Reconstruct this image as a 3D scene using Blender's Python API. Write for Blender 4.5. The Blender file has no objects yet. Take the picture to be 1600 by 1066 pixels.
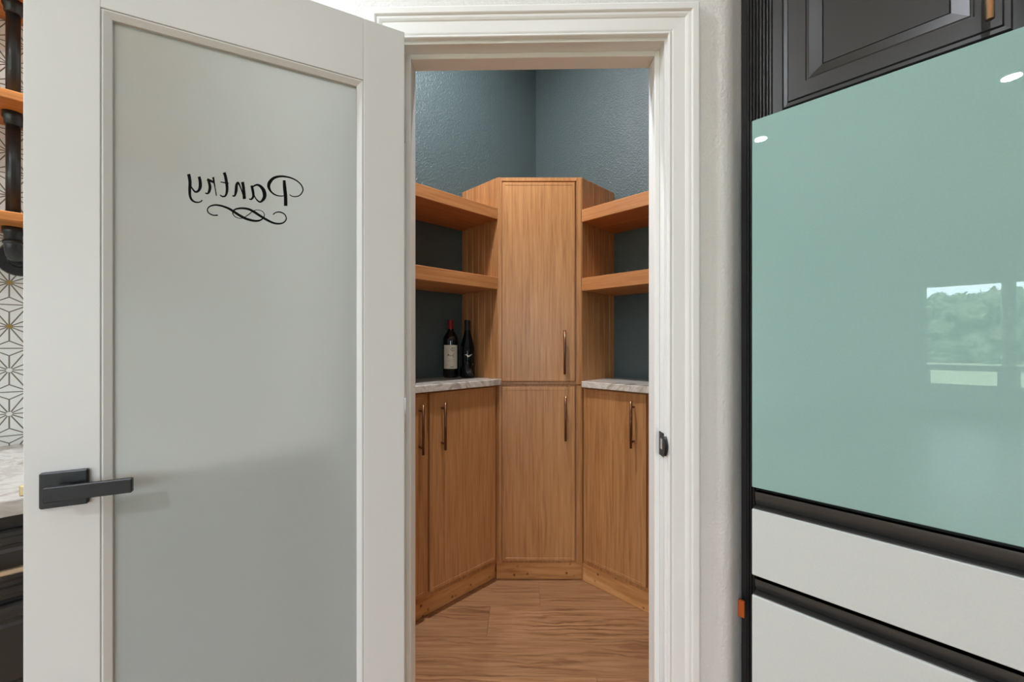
import bpy, bmesh, math, random
from mathutils import Vector, Matrix
random.seed(7)
S = bpy.context.scene
COL = S.collection
R = math.radians

# ------------------------------------------------------------------ camera
# world axes: +X towards the refrigerator wall, +Y towards the tiled wall, metres
EYE = 1.22
cd = bpy.data.cameras.new('camera'); cam = bpy.data.objects.new('camera', cd); COL.objects.link(cam)
cam.location = (0, 0, EYE); cam.rotation_euler = (R(90), 0, R(-44.4))
cd.sensor_width = 36.0; cd.lens = 637 / 1600 * 36; cd.shift_y = 4 / 1600
cd.clip_start = 0.05; cd.clip_end = 400
S.camera = cam

# ------------------------------------------------------------------ world, exposure, lights
S.view_settings.view_transform = 'Standard'; S.view_settings.look = 'None'
S.view_settings.gamma = 1.0; S.view_settings.use_curve_mapping = False
S.view_settings.exposure = -0.70
W = bpy.data.worlds.new('world'); S.world = W; W.use_nodes = True
wn = W.node_tree.nodes; wl = W.node_tree.links
bg = wn['Background']
bg.inputs['Color'].default_value = (0.82, 0.94, 1.07, 1); bg.inputs['Strength'].default_value = 24.0
S.cycles.max_bounces = 10; S.cycles.diffuse_bounces = 6; S.cycles.glossy_bounces = 5
S.cycles.transmission_bounces = 8; S.cycles.transparent_max_bounces = 12
S.cycles.caustics_reflective = False; S.cycles.caustics_refractive = False
S.cycles.sample_clamp_indirect = 6.0
CEIL = 3.15
CAN_POWER, PANTRY_POWER = 13.0, 66.0
CANS = [(-1.97, 1.10), (-2.25, -0.42), (-2.2, -1.94), (-0.60, 1.25), (-0.42, -0.75), (-0.60, -2.15), (0.65, -0.15)]
CAN_SHARE = [1.0, 4.6, 1.2, 4.8, .8, .2, .4]  # fourth can is unseen, placed and boosted to backlight the frosted glass
PANTRY_CAN = (0.95, 1.14)

def area(name, loc, power, size, color, rot=(0, 0, 0), shape='DISK', sy=None, portal=False):
    l = bpy.data.lights.new(name, 'AREA'); l.shape = shape; l.size = size
    if sy: l.size_y = sy
    l.energy = power; l.color = color
    if portal: l.cycles.is_portal = True
    o = bpy.data.objects.new(name, l); COL.objects.link(o); o.location = loc; o.rotation_euler = rot
    return o
for (x, y), k in zip(CANS, CAN_SHARE):
    area('can_lamp', (x, y, CEIL - 0.012), CAN_POWER * k, 0.10, (.90, .965, 1.06))
area('pantry_lamp', (PANTRY_CAN[0], PANTRY_CAN[1], CEIL - 0.012), PANTRY_POWER, 0.12, (.96, .965, .99))
sun = bpy.data.lights.new('sun', 'SUN'); sun.energy = 18.0; sun.angle = R(2); sun.color = (1, .96, .9)
so = bpy.data.objects.new('sun', sun); COL.objects.link(so); so.rotation_euler = (0, R(48), R(18))     # high over the roof ridge, on the trees
# openings through which the sky lights the room: (x, y0, y1, z0, z1) on the window wall
WX = -8.27
WINS = [(-0.867, 0.02), (-1.905, -1.016), (-3.25, -2.06), (-4.75, -3.40)]  # last opening is unseen, added for more daylight into the pantry
for y0, y1 in WINS:
    area('sky_portal', (WX - .02, (y0 + y1) / 2, 1.35), 1, y1 - y0, (1, 1, 1), (0, R(-90), 0), 'RECTANGLE', 1.8, True)
SLIDE = (-6.8, -3.6, 0.05, 2.45)      # wide glazed opening in the wall behind the camera
area('sky_portal', ((SLIDE[0] + SLIDE[1]) / 2, -5.02, 1.25), 1, SLIDE[1] - SLIDE[0], (1, 1, 1), (R(90), 0, 0), 'RECTANGLE', 2.4, True)

# ------------------------------------------------------------------ materials
def lin(r, g, b):
    f = lambda c: (c / 255 / 12.92) if c / 255 <= .04045 else ((c / 255 + .055) / 1.055) ** 2.4
    return (f(r), f(g), f(b), 1)

class NT:
    def __init__(s, name):
        s.m = bpy.data.materials.new(name); s.m.use_nodes = True
        s.n = s.m.node_tree.nodes; s.l = s.m.node_tree.links; s.b = s.n['Principled BSDF']; s.o = s.n['Material Output']
    def add(s, t, **kw):
        n = s.n.new(t)
        for k, v in kw.items():
            if k in n.inputs: n.inputs[k].default_value = v
            else: setattr(n, k, v)
        return n
    def link(s, a, b): s.l.new(a, b)

def ramp(t, fac, stops):
    r = t.add('ShaderNodeValToRGB'); e = r.color_ramp.elements
    while len(e) < len(stops): e.new(.5)
    for i, (p, c) in enumerate(stops): e[i].position = p; e[i].color = c
    t.link(fac, r.inputs['Fac']); return r

def plain(name, col, rough=.5, metal=0, bump=0, bscale=200, coat=0, spec=.5, detail=3, bdist=.002):
    t = NT(name); b = t.b
    b.inputs['Base Color'].default_value = col; b.inputs['Roughness'].default_value = rough
    b.inputs['Metallic'].default_value = metal; b.inputs['Coat Weight'].default_value = coat
    b.inputs['Coat Roughness'].default_value = .03; b.inputs['Specular IOR Level'].default_value = spec
    tc = t.add('ShaderNodeTexCoord')
    n = t.add('ShaderNodeTexNoise', Scale=bscale, Detail=detail); t.link(tc.outputs['Object'], n.inputs['Vector'])
    if bump:
        bp = t.add('ShaderNodeBump', Strength=bump, Distance=bdist); t.link(n.outputs['Fac'], bp.inputs['Height']); t.link(bp.outputs['Normal'], b.inputs['Normal'])
    else:
        c2 = tuple(min(1, x * 1.04) for x in col[:3]) + (1,)
        r = ramp(t, n.outputs['Fac'], [(.3, col), (.7, c2)]); t.link(r.outputs['Color'], b.inputs['Base Color'])
    return t.m

def wood(name, dark, mid, light, scale=(95, 95, 4), rough=.45, rnd=False, bump=.12, big=(6, 6, .5), knots=None, coat=0, lo=.3, hi=.72):
    t = NT(name); b = t.b; tc = t.add('ShaderNodeTexCoord'); vec = tc.outputs['Object']
    oi = t.add('ShaderNodeObjectInfo')
    off = t.add('ShaderNodeVectorMath', operation='SCALE'); off.inputs[0].default_value = (7, 13, 5); t.link(oi.outputs['Random'], off.inputs['Scale'])
    ad = t.add('ShaderNodeVectorMath', operation='ADD'); t.link(vec, ad.inputs[0]); t.link(off.outputs[0], ad.inputs[1]); vec = ad.outputs[0]
    mp = t.add('ShaderNodeMapping'); mp.inputs['Scale'].default_value = scale; t.link(vec, mp.inputs['Vector'])
    n1 = t.add('ShaderNodeTexNoise', Scale=1.0, Detail=6, Roughness=.62, Distortion=.3); t.link(mp.outputs[0], n1.inputs['Vector'])
    mp2 = t.add('ShaderNodeMapping'); mp2.inputs['Scale'].default_value = big; t.link(vec, mp2.inputs['Vector'])
    n2 = t.add('ShaderNodeTexNoise', Scale=1.0, Detail=3, Distortion=.8); t.link(mp2.outputs[0], n2.inputs['Vector'])
    mx = t.add('ShaderNodeMix', data_type='FLOAT'); mx.inputs['Factor'].default_value = .3
    t.link(n1.outputs['Fac'], mx.inputs['A']); t.link(n2.outputs['Fac'], mx.inputs['B'])
    r = ramp(t, mx.outputs[0], [(lo, dark), ((lo + hi) / 2, mid), (hi, light)])
    out = r.outputs['Color']
    if rnd:
        hs = t.add('ShaderNodeHueSaturation'); mr = t.add('ShaderNodeMapRange'); mr.inputs['To Min'].default_value = .86; mr.inputs['To Max'].default_value = 1.12
        t.link(oi.outputs['Random'], mr.inputs['Value']); t.link(mr.outputs[0], hs.inputs['Value']); t.link(out, hs.inputs['Color']); out = hs.outputs['Color']
    if knots:
        mk = t.add('ShaderNodeMapping'); mk.inputs['Scale'].default_value = knots[0]; t.link(vec, mk.inputs['Vector'])
        v = t.add('ShaderNodeTexVoronoi', Scale=1.0, Randomness=1.0); t.link(mk.outputs[0], v.inputs['Vector'])
        kr = ramp(t, v.outputs['Distance'], [(.0, (1, 1, 1, 1)), (knots[1] * .55, (.7, .7, .7, 1)), (knots[1], (0, 0, 0, 1))])
        m = t.add('ShaderNodeMix', data_type='RGBA'); t.link(kr.outputs['Color'], m.inputs['Factor']); t.link(out, m.inputs['A']); m.inputs['B'].default_value = knots[2]
        out = m.outputs['Result']
    t.link(out, b.inputs['Base Color']); b.inputs['Roughness'].default_value = rough; b.inputs['Coat Weight'].default_value = coat
    bp = t.add('ShaderNodeBump', Strength=bump, Distance=.001); t.link(n1.outputs['Fac'], bp.inputs['Height']); t.link(bp.outputs['Normal'], b.inputs['Normal'])
    return t.m

def marble(name, base, vein, rough=.12):
    t = NT(name); tc = t.add('ShaderNodeTexCoord')
    n = t.add('ShaderNodeTexNoise', Scale=6.0, Detail=6, Roughness=.6, Distortion=1.4); t.link(tc.outputs['Object'], n.inputs['Vector'])
    r = ramp(t, n.outputs['Fac'], [(.36, vein), (.46, base), (.52, tuple(.55 * a + .45 * b for a, b in zip(base, vein))), (.56, base), (.75, base)])
    t.link(r.outputs['Color'], t.b.inputs['Base Color']); t.b.inputs['Roughness'].default_value = rough
    return t.m

M = {}
M['wall'] = plain('wall paint', lin(228, 227, 224), .6, bump=.6, bdist=.004, bscale=130)
M['ceiling'] = plain('ceiling paint', lin(236, 235, 231), .85, bump=.3, bscale=120)
M['teal'] = plain('teal eggshell paint', lin(77, 91, 93), .28, bump=1.0, bdist=.0046, bscale=135, spec=.5)
M['paint'] = plain('white door enamel', lin(220, 220, 218), .38, bump=.03, bscale=60)
M['trim'] = plain('white trim enamel', lin(238, 238, 235), .36, bump=.02, bscale=60)
M['oak'] = wood('pantry oak', lin(148, 97, 55), lin(186, 132, 84), lin(206, 154, 104), coat=.0, rough=.30)
M['oakh'] = wood('shelf oak', lin(150, 92, 48), lin(182, 120, 70), lin(200, 140, 88), scale=(3, 60, 60), big=(.6, 6, 6))
M['oaky'] = wood('shelf oak across', lin(150, 92, 48), lin(182, 120, 70), lin(200, 140, 88), scale=(60, 3, 60), big=(6, .6, 6))
PINE = (lin(170, 108, 58), lin(212, 154, 96), lin(228, 178, 122))
M['pine'] = wood('pine board', *PINE, scale=(4, 40, 40), big=(1.5, 14, 14), knots=((20, 20, 20), .17, lin(92, 48, 22)))
M['piney'] = wood('pine board across', *PINE, scale=(40, 4, 40), big=(14, 1.5, 14), knots=((20, 20, 20), .17, lin(92, 48, 22)))
M['floor'] = wood('floor far', lin(112, 74, 52), lin(164, 120, 90), lin(186, 142, 110), scale=(2.4, 34, 1), big=(.9, 9, 1), rough=.3, lo=.33, hi=.66)
def plank_mat():
    t = NT('floor plank'); b = t.b; tc = t.add('ShaderNodeTexCoord'); oi = t.add('ShaderNodeObjectInfo')
    off = t.add('ShaderNodeVectorMath', operation='SCALE'); off.inputs[0].default_value = (17, 9, 0); t.link(oi.outputs['Random'], off.inputs['Scale'])
    ad = t.add('ShaderNodeVectorMath', operation='ADD'); t.link(tc.outputs['Object'], ad.inputs[0]); t.link(off.outputs[0], ad.inputs[1])
    def mapped(sc):
        m = t.add('ShaderNodeMapping'); m.inputs['Scale'].default_value = sc; t.link(ad.outputs[0], m.inputs['Vector']); return m.outputs[0]
    wv = t.add('ShaderNodeTexWave', wave_type='BANDS', bands_direction='Y', Scale=3.2, Distortion=14.0, Detail=3.0); wv.inputs['Detail Scale'].default_value = .9; wv.inputs['Detail Roughness'].default_value = .55
    t.link(mapped((.9, 3.6, 1)), wv.inputs['Vector'])
    n1 = t.add('ShaderNodeTexNoise', Scale=1.0, Detail=7, Roughness=.65, Distortion=.4); t.link(mapped((3.5, 60, 1)), n1.inputs['Vector'])
    n2 = t.add('ShaderNodeTexNoise', Scale=1.0, Detail=3); t.link(mapped((1.6, 9, 1)), n2.inputs['Vector'])
    # grain lines are strong only in places
    pw = t.add('ShaderNodeMath', operation='POWER'); t.link(wv.outputs['Fac'], pw.inputs[0]); pw.inputs[1].default_value = 3.0
    gate = t.add('ShaderNodeMapRange'); gate.inputs['From Min'].default_value = .45; gate.inputs['From Max'].default_value = .66; t.link(n2.outputs['Fac'], gate.inputs['Value'])
    gm = t.add('ShaderNodeMath', operation='MULTIPLY'); t.link(pw.outputs[0], gm.inputs[0]); t.link(gate.outputs[0], gm.inputs[1])
    r = ramp(t, n1.outputs['Fac'], [(.3, lin(146, 104, 72)), (.5, lin(174, 130, 93)), (.7, lin(188, 146, 106))])
    g2 = t.add('ShaderNodeMath', operation='MULTIPLY'); t.link(gm.outputs[0], g2.inputs[0]); g2.inputs[1].default_value = .8
    m = t.add('ShaderNodeMix', data_type='RGBA'); t.link(g2.outputs[0], m.inputs['Factor']); t.link(r.outputs['Color'], m.inputs['A']); m.inputs['B'].default_value = lin(104, 66, 44)
    v = t.add('ShaderNodeTexVoronoi', Scale=1.0); t.link(mapped((1.5, 4.4, 1)), v.inputs['Vector'])
    kr = ramp(t, v.outputs['Distance'], [(.0, (1, 1, 1, 1)), (.05, (.55, .55, .55, 1)), (.11, (0, 0, 0, 1))])
    m2 = t.add('ShaderNodeMix', data_type='RGBA'); t.link(kr.outputs['Color'], m2.inputs['Factor']); t.link(m.outputs['Result'], m2.inputs['A']); m2.inputs['B'].default_value = lin(84, 52, 36)
    hs = t.add('ShaderNodeHueSaturation'); mr = t.add('ShaderNodeMapRange'); mr.inputs['To Min'].default_value = .9; mr.inputs['To Max'].default_value = 1.08
    t.link(oi.outputs['Random'], mr.inputs['Value']); t.link(mr.outputs[0], hs.inputs['Value']); t.link(m2.outputs['Result'], hs.inputs['Color'])
    t.link(hs.outputs['Color'], b.inputs['Base Color']); b.inputs['Roughness'].default_value = .3
    bp = t.add('ShaderNodeBump', Strength=.1, Distance=.001); t.link(n1.outputs['Fac'], bp.inputs['Height']); t.link(bp.outputs['Normal'], b.inputs['Normal'])
    return t.m
M['plank'] = plank_mat()
M['shelfwood'] = wood('stained shelf wood', lin(140, 76, 28), lin(200, 124, 54), lin(222, 156, 84), scale=(3, 50, 50), big=(.8, 8, 8))
M['stone'] = marble('pantry quartz', lin(228, 220, 211), lin(172, 160, 146))
M['stone2'] = marble('kitchen quartz', lin(206, 201, 193), lin(150, 140, 128), .08)
M['charcoal'] = plain('charcoal cabinet paint', lin(50, 49, 47), .32, bump=.05, bscale=120, spec=.5)
M['blackpanel'] = plain('black panel', lin(40, 40, 41), .35)
M['black'] = plain('black hardware', lin(34, 34, 35), .42, metal=.3, bump=.04, bscale=400)
M['pipe'] = plain('black iron pipe', lin(34, 35, 35), .34, metal=.05, bump=.2, bscale=180)
M['bronze'] = plain('bronze pull', lin(116, 80, 58), .3, metal=.9)
M['gold'] = plain('brushed copper pull', lin(240, 204, 168), .3, metal=.9)
M['brass'] = plain('brass latch', lin(190, 170, 130), .3, metal=.9)
M['turq'] = plain('turquoise glass', lin(148, 184, 178), .0, coat=0, spec=.6)
M['whiteglass'] = plain('white glass', lin(212, 217, 214), .22, spec=.4)
M['fridgegrey'] = plain('fridge dark grey', lin(70, 69, 67), .35, metal=.3)
M['gasket'] = plain('fridge black', lin(14, 14, 14), .5)
M['tile'] = plain('white star tile', lin(222, 221, 217), .22)
M['grout'] = plain('grey grout', lin(120, 112, 100), .8)
M['tilegold'] = plain('gold tile dot', lin(168, 140, 84), .35, metal=.7)
M['bottle'] = plain('dark bottle glass', lin(12, 12, 13), .06, spec=.6)
M['bottleblue'] = plain('blue black bottle glass', lin(8, 9, 15), .1, spec=.3)
M['label'] = plain('cream paper label', lin(214, 203, 184), .7)
M['ink'] = plain('black ink', lin(28, 26, 24), .6)
M['vinyl'] = plain('black vinyl', lin(6, 6, 6), .6, spec=.1)
M['capred'] = plain('red foil capsule', lin(120, 22, 26), .3, metal=.3)
M['capblack'] = plain('black foil capsule', lin(16, 16, 18), .35)
M['silver'] = plain('silver mark', lin(200, 196, 190), .35, metal=.4)
M['orange'] = plain('orange shim', lin(196, 92, 36), .5)
M['lawn'] = plain('lawn', lin(150, 156, 122), .9, bump=0, bscale=.6)
M['leaf'] = plain('tree foliage', lin(112, 124, 98), .85, bscale=1.4, bump=0)
M['bark'] = plain('bark', lin(84, 70, 56), .9)
M['chrome'] = plain('dark steel', lin(120, 118, 114), .3, metal=.9)

def emit(name, col, s):
    t = NT(name); t.b.inputs['Base Color'].default_value = col
    t.b.inputs['Emission Color'].default_value = col; t.b.inputs['Emission Strength'].default_value = s
    return t.m
M['lamp'] = emit('lamp diffuser', (1, .97, .93, 1), 12)

def window_glass():
    t = NT('window glass'); t.n.remove(t.b)
    tr = t.add('ShaderNodeBsdfTransparent', Color=(.95, .97, .96, 1)); gl = t.add('ShaderNodeBsdfGlossy', Roughness=.02)
    f = t.add('ShaderNodeFresnel', IOR=1.45); mx = t.add('ShaderNodeMixShader')
    t.link(f.outputs[0], mx.inputs[0]); t.link(tr.outputs[0], mx.inputs[1]); t.link(gl.outputs[0], mx.inputs[2]); t.link(mx.outputs[0], t.o.inputs['Surface'])
    return t.m
M['glass'] = window_glass()

def frosted():
    t = NT('frosted glass'); b = t.b
    b.inputs['Base Color'].default_value = lin(232, 238, 235); b.inputs['Transmission Weight'].default_value = 1.0
    b.inputs['Roughness'].default_value = .48; b.inputs['IOR'].default_value = 1.35; b.inputs['Specular IOR Level'].default_value = .35
    df = t.add('ShaderNodeBsdfDiffuse', Color=lin(232, 238, 234)); mx = t.add('ShaderNodeMixShader'); mx.inputs[0].default_value = .47
    t.link(b.outputs[0], mx.inputs[1]); t.link(df.outputs[0], mx.inputs[2]); t.link(mx.outputs[0], t.o.inputs['Surface'])
    return t.m
M['frost'] = frosted()

# ------------------------------------------------------------------ mesh helpers
class MB:
    """collects shapes; build() links them as ONE mesh object"""
    def __init__(s): s.v = []; s.f = []; s.mi = []; s.sm = []
    def add(s, vs, fs, mi=0, smooth=False):
        o = len(s.v); s.v += [tuple(v) for v in vs]
        for f in fs: s.f.append([i + o for i in f]); s.mi.append(mi); s.sm.append(smooth)
        return s
    def box(s, x0, x1, y0, y1, z0, z1, bev=0.0, mi=0):
        if x0 > x1: x0, x1 = x1, x0
        if y0 > y1: y0, y1 = y1, y0
        if z0 > z1: z0, z1 = z1, z0
        if not bev:
            v = [(x, y, z) for x in (x0, x1) for y in (y0, y1) for z in (z0, z1)]
            return s.add(v, [(0, 1, 3, 2), (4, 6, 7, 5), (0, 4, 5, 1), (2, 3, 7, 6), (0, 2, 6, 4), (1, 5, 7, 3)], mi)
        bm = bmesh.new(); bmesh.ops.create_cube(bm, size=1)
        for v in bm.verts: v.co = ((x0 + x1) / 2 + v.co.x * (x1 - x0), (y0 + y1) / 2 + v.co.y * (y1 - y0), (z0 + z1) / 2 + v.co.z * (z1 - z0))
        bmesh.ops.bevel(bm, geom=bm.edges[:], offset=bev, segments=1, affect='EDGES')
        bm.verts.index_update(); s.add([v.co[:] for v in bm.verts], [[v.index for v in f.verts] for f in bm.faces], mi); bm.free(); return s
    def prism(s, poly, z0, z1, mi=0):
        n = len(poly); v = [(x, y, z0) for x, y in poly] + [(x, y, z1) for x, y in poly]
        f = [list(range(n))[::-1], list(range(n, 2 * n))] + [(i, (i + 1) % n, n + (i + 1) % n, n + i) for i in range(n)]
        return s.add(v, f, mi)
    def tube(s, a, b, r, n=14, r2=None, mi=0, caps=True):
        a = Vector(a); b = Vector(b); d = (b - a).normalized(); u = d.orthogonal().normalized(); w = d.cross(u); r2 = r if r2 is None else r2
        v = [a + (u * math.cos(t) + w * math.sin(t)) * r for t in [2 * math.pi * i / n for i in range(n)]] + [b + (u * math.cos(t) + w * math.sin(t)) * r2 for t in [2 * math.pi * i / n for i in range(n)]]
        s.add(v, [(i, (i + 1) % n, n + (i + 1) % n, n + i) for i in range(n)], mi, True)
        if caps: s.add(v, [list(range(n))[::-1], list(range(n, 2 * n))], mi)
        return s
    def path(s, pts, r, n=14, mi=0):
        rings = []; pts = [Vector(p) for p in pts]; u = None
        for i, p in enumerate(pts):
            d = (pts[min(i + 1, len(pts) - 1)] - pts[max(i - 1, 0)]).normalized()
            u = (u - d * u.dot(d)).normalized() if u else d.orthogonal().normalized(); w = d.cross(u)
            rings.append([p + (u * math.cos(2 * math.pi * k / n) + w * math.sin(2 * math.pi * k / n)) * r for k in range(n)])
        v = [q for g in rings for q in g]; m = len(rings)
        s.add(v, [(i * n + k, i * n + (k + 1) % n, (i + 1) * n + (k + 1) % n, (i + 1) * n + k) for i in range(m - 1) for k in range(n)], mi, True)
        s.add(v, [list(range(n))[::-1], list(range((m - 1) * n, m * n))], mi); return s
    def lathe(s, c, prof, n=28, mi=0):
        v = [(c[0] + r * math.cos(2 * math.pi * k / n), c[1] + r * math.sin(2 * math.pi * k / n), c[2] + z) for r, z in prof for k in range(n)]; m = len(prof)
        s.add(v, [(i * n + k, i * n + (k + 1) % n, (i + 1) * n + (k + 1) % n, (i + 1) * n + k) for i in range(m - 1) for k in range(n)], mi, True)
        s.add(v, [list(range(n))[::-1], list(range((m - 1) * n, m * n))], mi); return s
    def panel(s, x0, x1, z0, z1, rings, back, mi=0):
        """moulded slab, front looks to -y: rings = (inset, y) from the rim inwards, back = y of the rear face"""
        v = []; f = []
        rr = [(0, back)] + rings
        for ins, y in rr: v += [(x0 + ins, y, z0 + ins), (x1 - ins, y, z0 + ins), (x1 - ins, y, z1 - ins), (x0 + ins, y, z1 - ins)]
        for i in range(len(rr) - 1):
            for k in range(4): f.append((i * 4 + k, i * 4 + (k + 1) % 4, i * 4 + 4 + (k + 1) % 4, i * 4 + 4 + k))
        j = (len(rr) - 1) * 4; f.append((j, j + 1, j + 2, j + 3)); f.append((3, 2, 1, 0))
        return s.add(v, f, mi)
    def build(s, name, mat, parent=None, loc=None, rotz=None, fix=True):
        me = bpy.data.meshes.new(name); me.from_pydata(s.v, [], s.f)
        for m in (mat if isinstance(mat, (list, tuple)) else [mat]): me.materials.append(m)
        for p, mi, sm in zip(me.polygons, s.mi, s.sm): p.material_index = mi; p.use_smooth = sm
        if fix:
            bm = bmesh.new(); bm.from_mesh(me); bmesh.ops.remove_doubles(bm, verts=bm.verts, dist=1e-6); bmesh.ops.recalc_face_normals(bm, faces=bm.faces); bm.to_mesh(me); bm.free()
        o = bpy.data.objects.new(name, me); COL.objects.link(o)
        if parent: o.parent = parent
        if loc is not None: o.location = loc
        if rotz is not None: o.rotation_euler = (0, 0, rotz)
        return o

def tag(o, label, cat=None, group=None, kind=None):
    o['label'] = label
    if cat: o['category'] = cat
    if group: o['group'] = group
    if kind: o['kind'] = kind
    return o
def empty(name, loc=(0, 0, 0), rotz=0, parent=None):
    o = bpy.data.objects.new(name, None); COL.objects.link(o); o.location = loc; o.rotation_euler = (0, 0, rotz); o.empty_display_size = .05
    if parent: o.parent = parent
    return o
def struct(o, label=None, cat=None):
    o['kind'] = 'structure'
    if label: o['label'] = label
    if cat: o['category'] = cat
    return o
def copy_tree(o, parent=None):
    c = o.copy(); COL.objects.link(c)
    if parent: c.parent = parent
    for ch in [k for k in bpy.data.objects if k.parent == o]: copy_tree(ch, c)
    return c

# ------------------------------------------------------------------ shell
LW, RW = 1.834, 2.02                      # tiled wall plane (y) and refrigerator wall plane (x)
WALL_ANG = R(-45.6); WO = (0.7676, 0.7838)     # diagonal pantry wall: local x to the right, local y into the pantry
HEAD, JL, JR = 2.029, -0.298, 0.407
TH = .1
struct(MB().box(WX - .15, RW + .15, -5.15, LW + .15, -.12, -.006).build('floor', M['floor']), 'brown wood plank floor running into the pantry', 'floor')
struct(MB().box(WX - .15, RW + .15, -5.15, LW + .15, CEIL, CEIL + .12).build('ceiling', M['ceiling']), 'plain white ceiling', 'ceiling')
struct(MB().box(WX - .15, .50, LW, LW + .12, 0, CEIL).build('wall_left', M['wall']), 'kitchen wall clad with white star tiles behind the pipe shelves', 'wall')
struct(MB().box(.50, RW + .12, LW, LW + .12, 0, CEIL).build('wall_pantry_left', M['teal']), 'dark teal pantry wall behind the left shelves and the bottles', 'wall')
struct(MB().box(RW, RW + .12, .42, LW, 0, CEIL).build('wall_pantry_right', M['teal']), 'dark teal pantry wall behind the right shelves', 'wall')
struct(MB().box(RW, RW + .12, -5.15, .42, 0, CEIL).build('wall_right', M['wall']), 'light grey wall behind the refrigerator', 'wall')

def wall_mesh(poly_list, teal_test):
    m = MB()
    for p in poly_list: m.prism(*p)
    return m
# diagonal wall with the door opening (local coordinates), rounded right corner
d = MB()
zt = CEIL
d.box(JR + .012, .555, 0, TH, 0, zt); d.box(-.46, JL - .012, 0, TH, 0, zt); d.box(JL - .012, JR + .012, 0, TH, HEAD + .012, zt)
wd = d.build('wall_diagonal', [M['wall'], M['teal']], None, (WO[0], WO[1], 0), WALL_ANG)
for p in wd.data.polygons:
    if p.normal.y > .5: p.material_index = 1
struct(wd, 'light grey diagonal wall around the pantry doorway', 'wall')
# right return wall with a bullnose corner; world coordinates
ca, sa = math.cos(WALL_ANG), math.sin(WALL_ANG)
def wloc(x, y): return (WO[0] + ca * x - sa * y, WO[1] + sa * x + ca * y)
RETY = .369
c0 = wloc(.555, 0); c1 = wloc(.555, TH)
tcorner = (RETY - WO[1]) / sa           # local x where the wall line meets the return plane
P0 = Vector(c0); PC = Vector(wloc(tcorner, 0)); P1 = Vector((PC.x + (PC - P0).length, RETY))
bez = [(1 - t) ** 2 * P0 + 2 * t * (1 - t) * PC + t * t * P1 for t in [i / 8 for i in range(9)]]
poly = [tuple(p) for p in bez] + [(RW, RETY), (RW, RETY + TH), (c1[0] + .02, RETY + TH), c1]
o = MB().prism(poly, 0, zt).build('wall_return_right', [M['wall'], M['teal']])
for p in o.data.polygons:
    if p.normal.y > .9: p.material_index = 1
struct(o, 'rounded wall corner and return beside the black refrigerator panel', 'wall')
LRX = wloc(-.46, 0)[0]
lp = wloc(-.46, 0); lq = wloc(-.46, TH)
o = MB().prism([lp, lq, (lq[0], LW), (lp[0], LW)], 0, zt).build('wall_return_left', [M['wall'], M['teal']])
struct(o, 'short light wall between the tiled wall and the pantry doorway', 'wall')

def holed_wall(along, fixed, a0, a1, thick, holes, name, label):
    m = MB(); cur = a0
    def b(p, q, z0, z1):
        if along == 'y': m.box(fixed, fixed + thick, p, q, z0, z1)
        else: m.box(p, q, fixed, fixed + thick, z0, z1)
    for h0, h1, z0, z1 in sorted(holes):
        b(cur, h0, 0, CEIL); b(h0, h1, 0, z0); b(h0, h1, z1, CEIL); cur = h1
    b(cur, a1, 0, CEIL)
    return struct(m.build(name, M['wall']), label, 'wall')
WZ0, WZ1 = .447, 2.25
holed_wall('y', WX - .15, -5.15, LW, .15, [(a, b, WZ0, WZ1) for a, b in WINS], 'wall_far', 'far window wall of the living space seen mirrored in the refrigerator')
holed_wall('x', -5.15, WX, RW, .15, [SLIDE], 'wall_behind', 'wall with wide glazing behind the viewer')

def window_x(n, y0, y1, label):
    f = MB(); x = WX
    fr = .05
    for a, b, c, e in ((y0 - .04, y0 + fr * .0, WZ0 - .04, WZ1 + .04), (y1, y1 + .04, WZ0 - .04, WZ1 + .04), (y0 - .04, y1 + .04, WZ1, WZ1 + .1), (y0 - .06, y1 + .06, WZ0 - .08, WZ0)):
        f.box(x, x + .02, a, b, c, e)
    f.box(x - .10, x - .03, y0, y1, .74, .84)
    root = f.build('window_%d' % n, M['trim']); struct(root, label, 'window')
    MB().box(x - .07, x - .064, y0, y1, .84, WZ1).build('pane', M['glass'], root)
    MB().box(x - .07, x - .064, y0, y1, WZ0, .74).build('pane', M['glass'], root)
    s = MB()
    for a, b, c, e in ((y0, y0 + .05, WZ0, .74), (y1 - .05, y1, WZ0, .74), (y0, y1, WZ0, WZ0 + .05)): s.box(x - .09, x - .05, a, b, c, e)
    s.build('sash', M['trim'], root)
for i, (a, b) in enumerate(WINS):
    window_x(i + 1, a, b, ['white framed window mirrored in the turquoise refrigerator door', 'second white framed window at the edge of the mirrored view', 'third window of the far wall, wider than the first two', 'unseen far wall window added to bring daylight into the pantry'][i])
f = MB(); x0, x1, z0, z1 = SLIDE
for k in range(4):
    xx = x0 + (x1 - x0) * k / 3; f.box(xx - .04, xx + .04, -5.10, -5.04, z0, z1)
f.box(x0, x1, -5.1, -5.04, z1 - .08, z1); f.box(x0, x1, -5.1, -5.04, z0, z0 + .08)
root = struct(f.build('window_5', M['trim']), 'wide sliding glass opening behind the viewer', 'window')
for k in range(3):
    MB().box(x0 + (x1 - x0) * k / 3 + .04, x0 + (x1 - x0) * (k + 1) / 3 - .04, -5.075, -5.069, z0 + .08, z1 - .08).build('pane', M['glass'], root)

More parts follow.
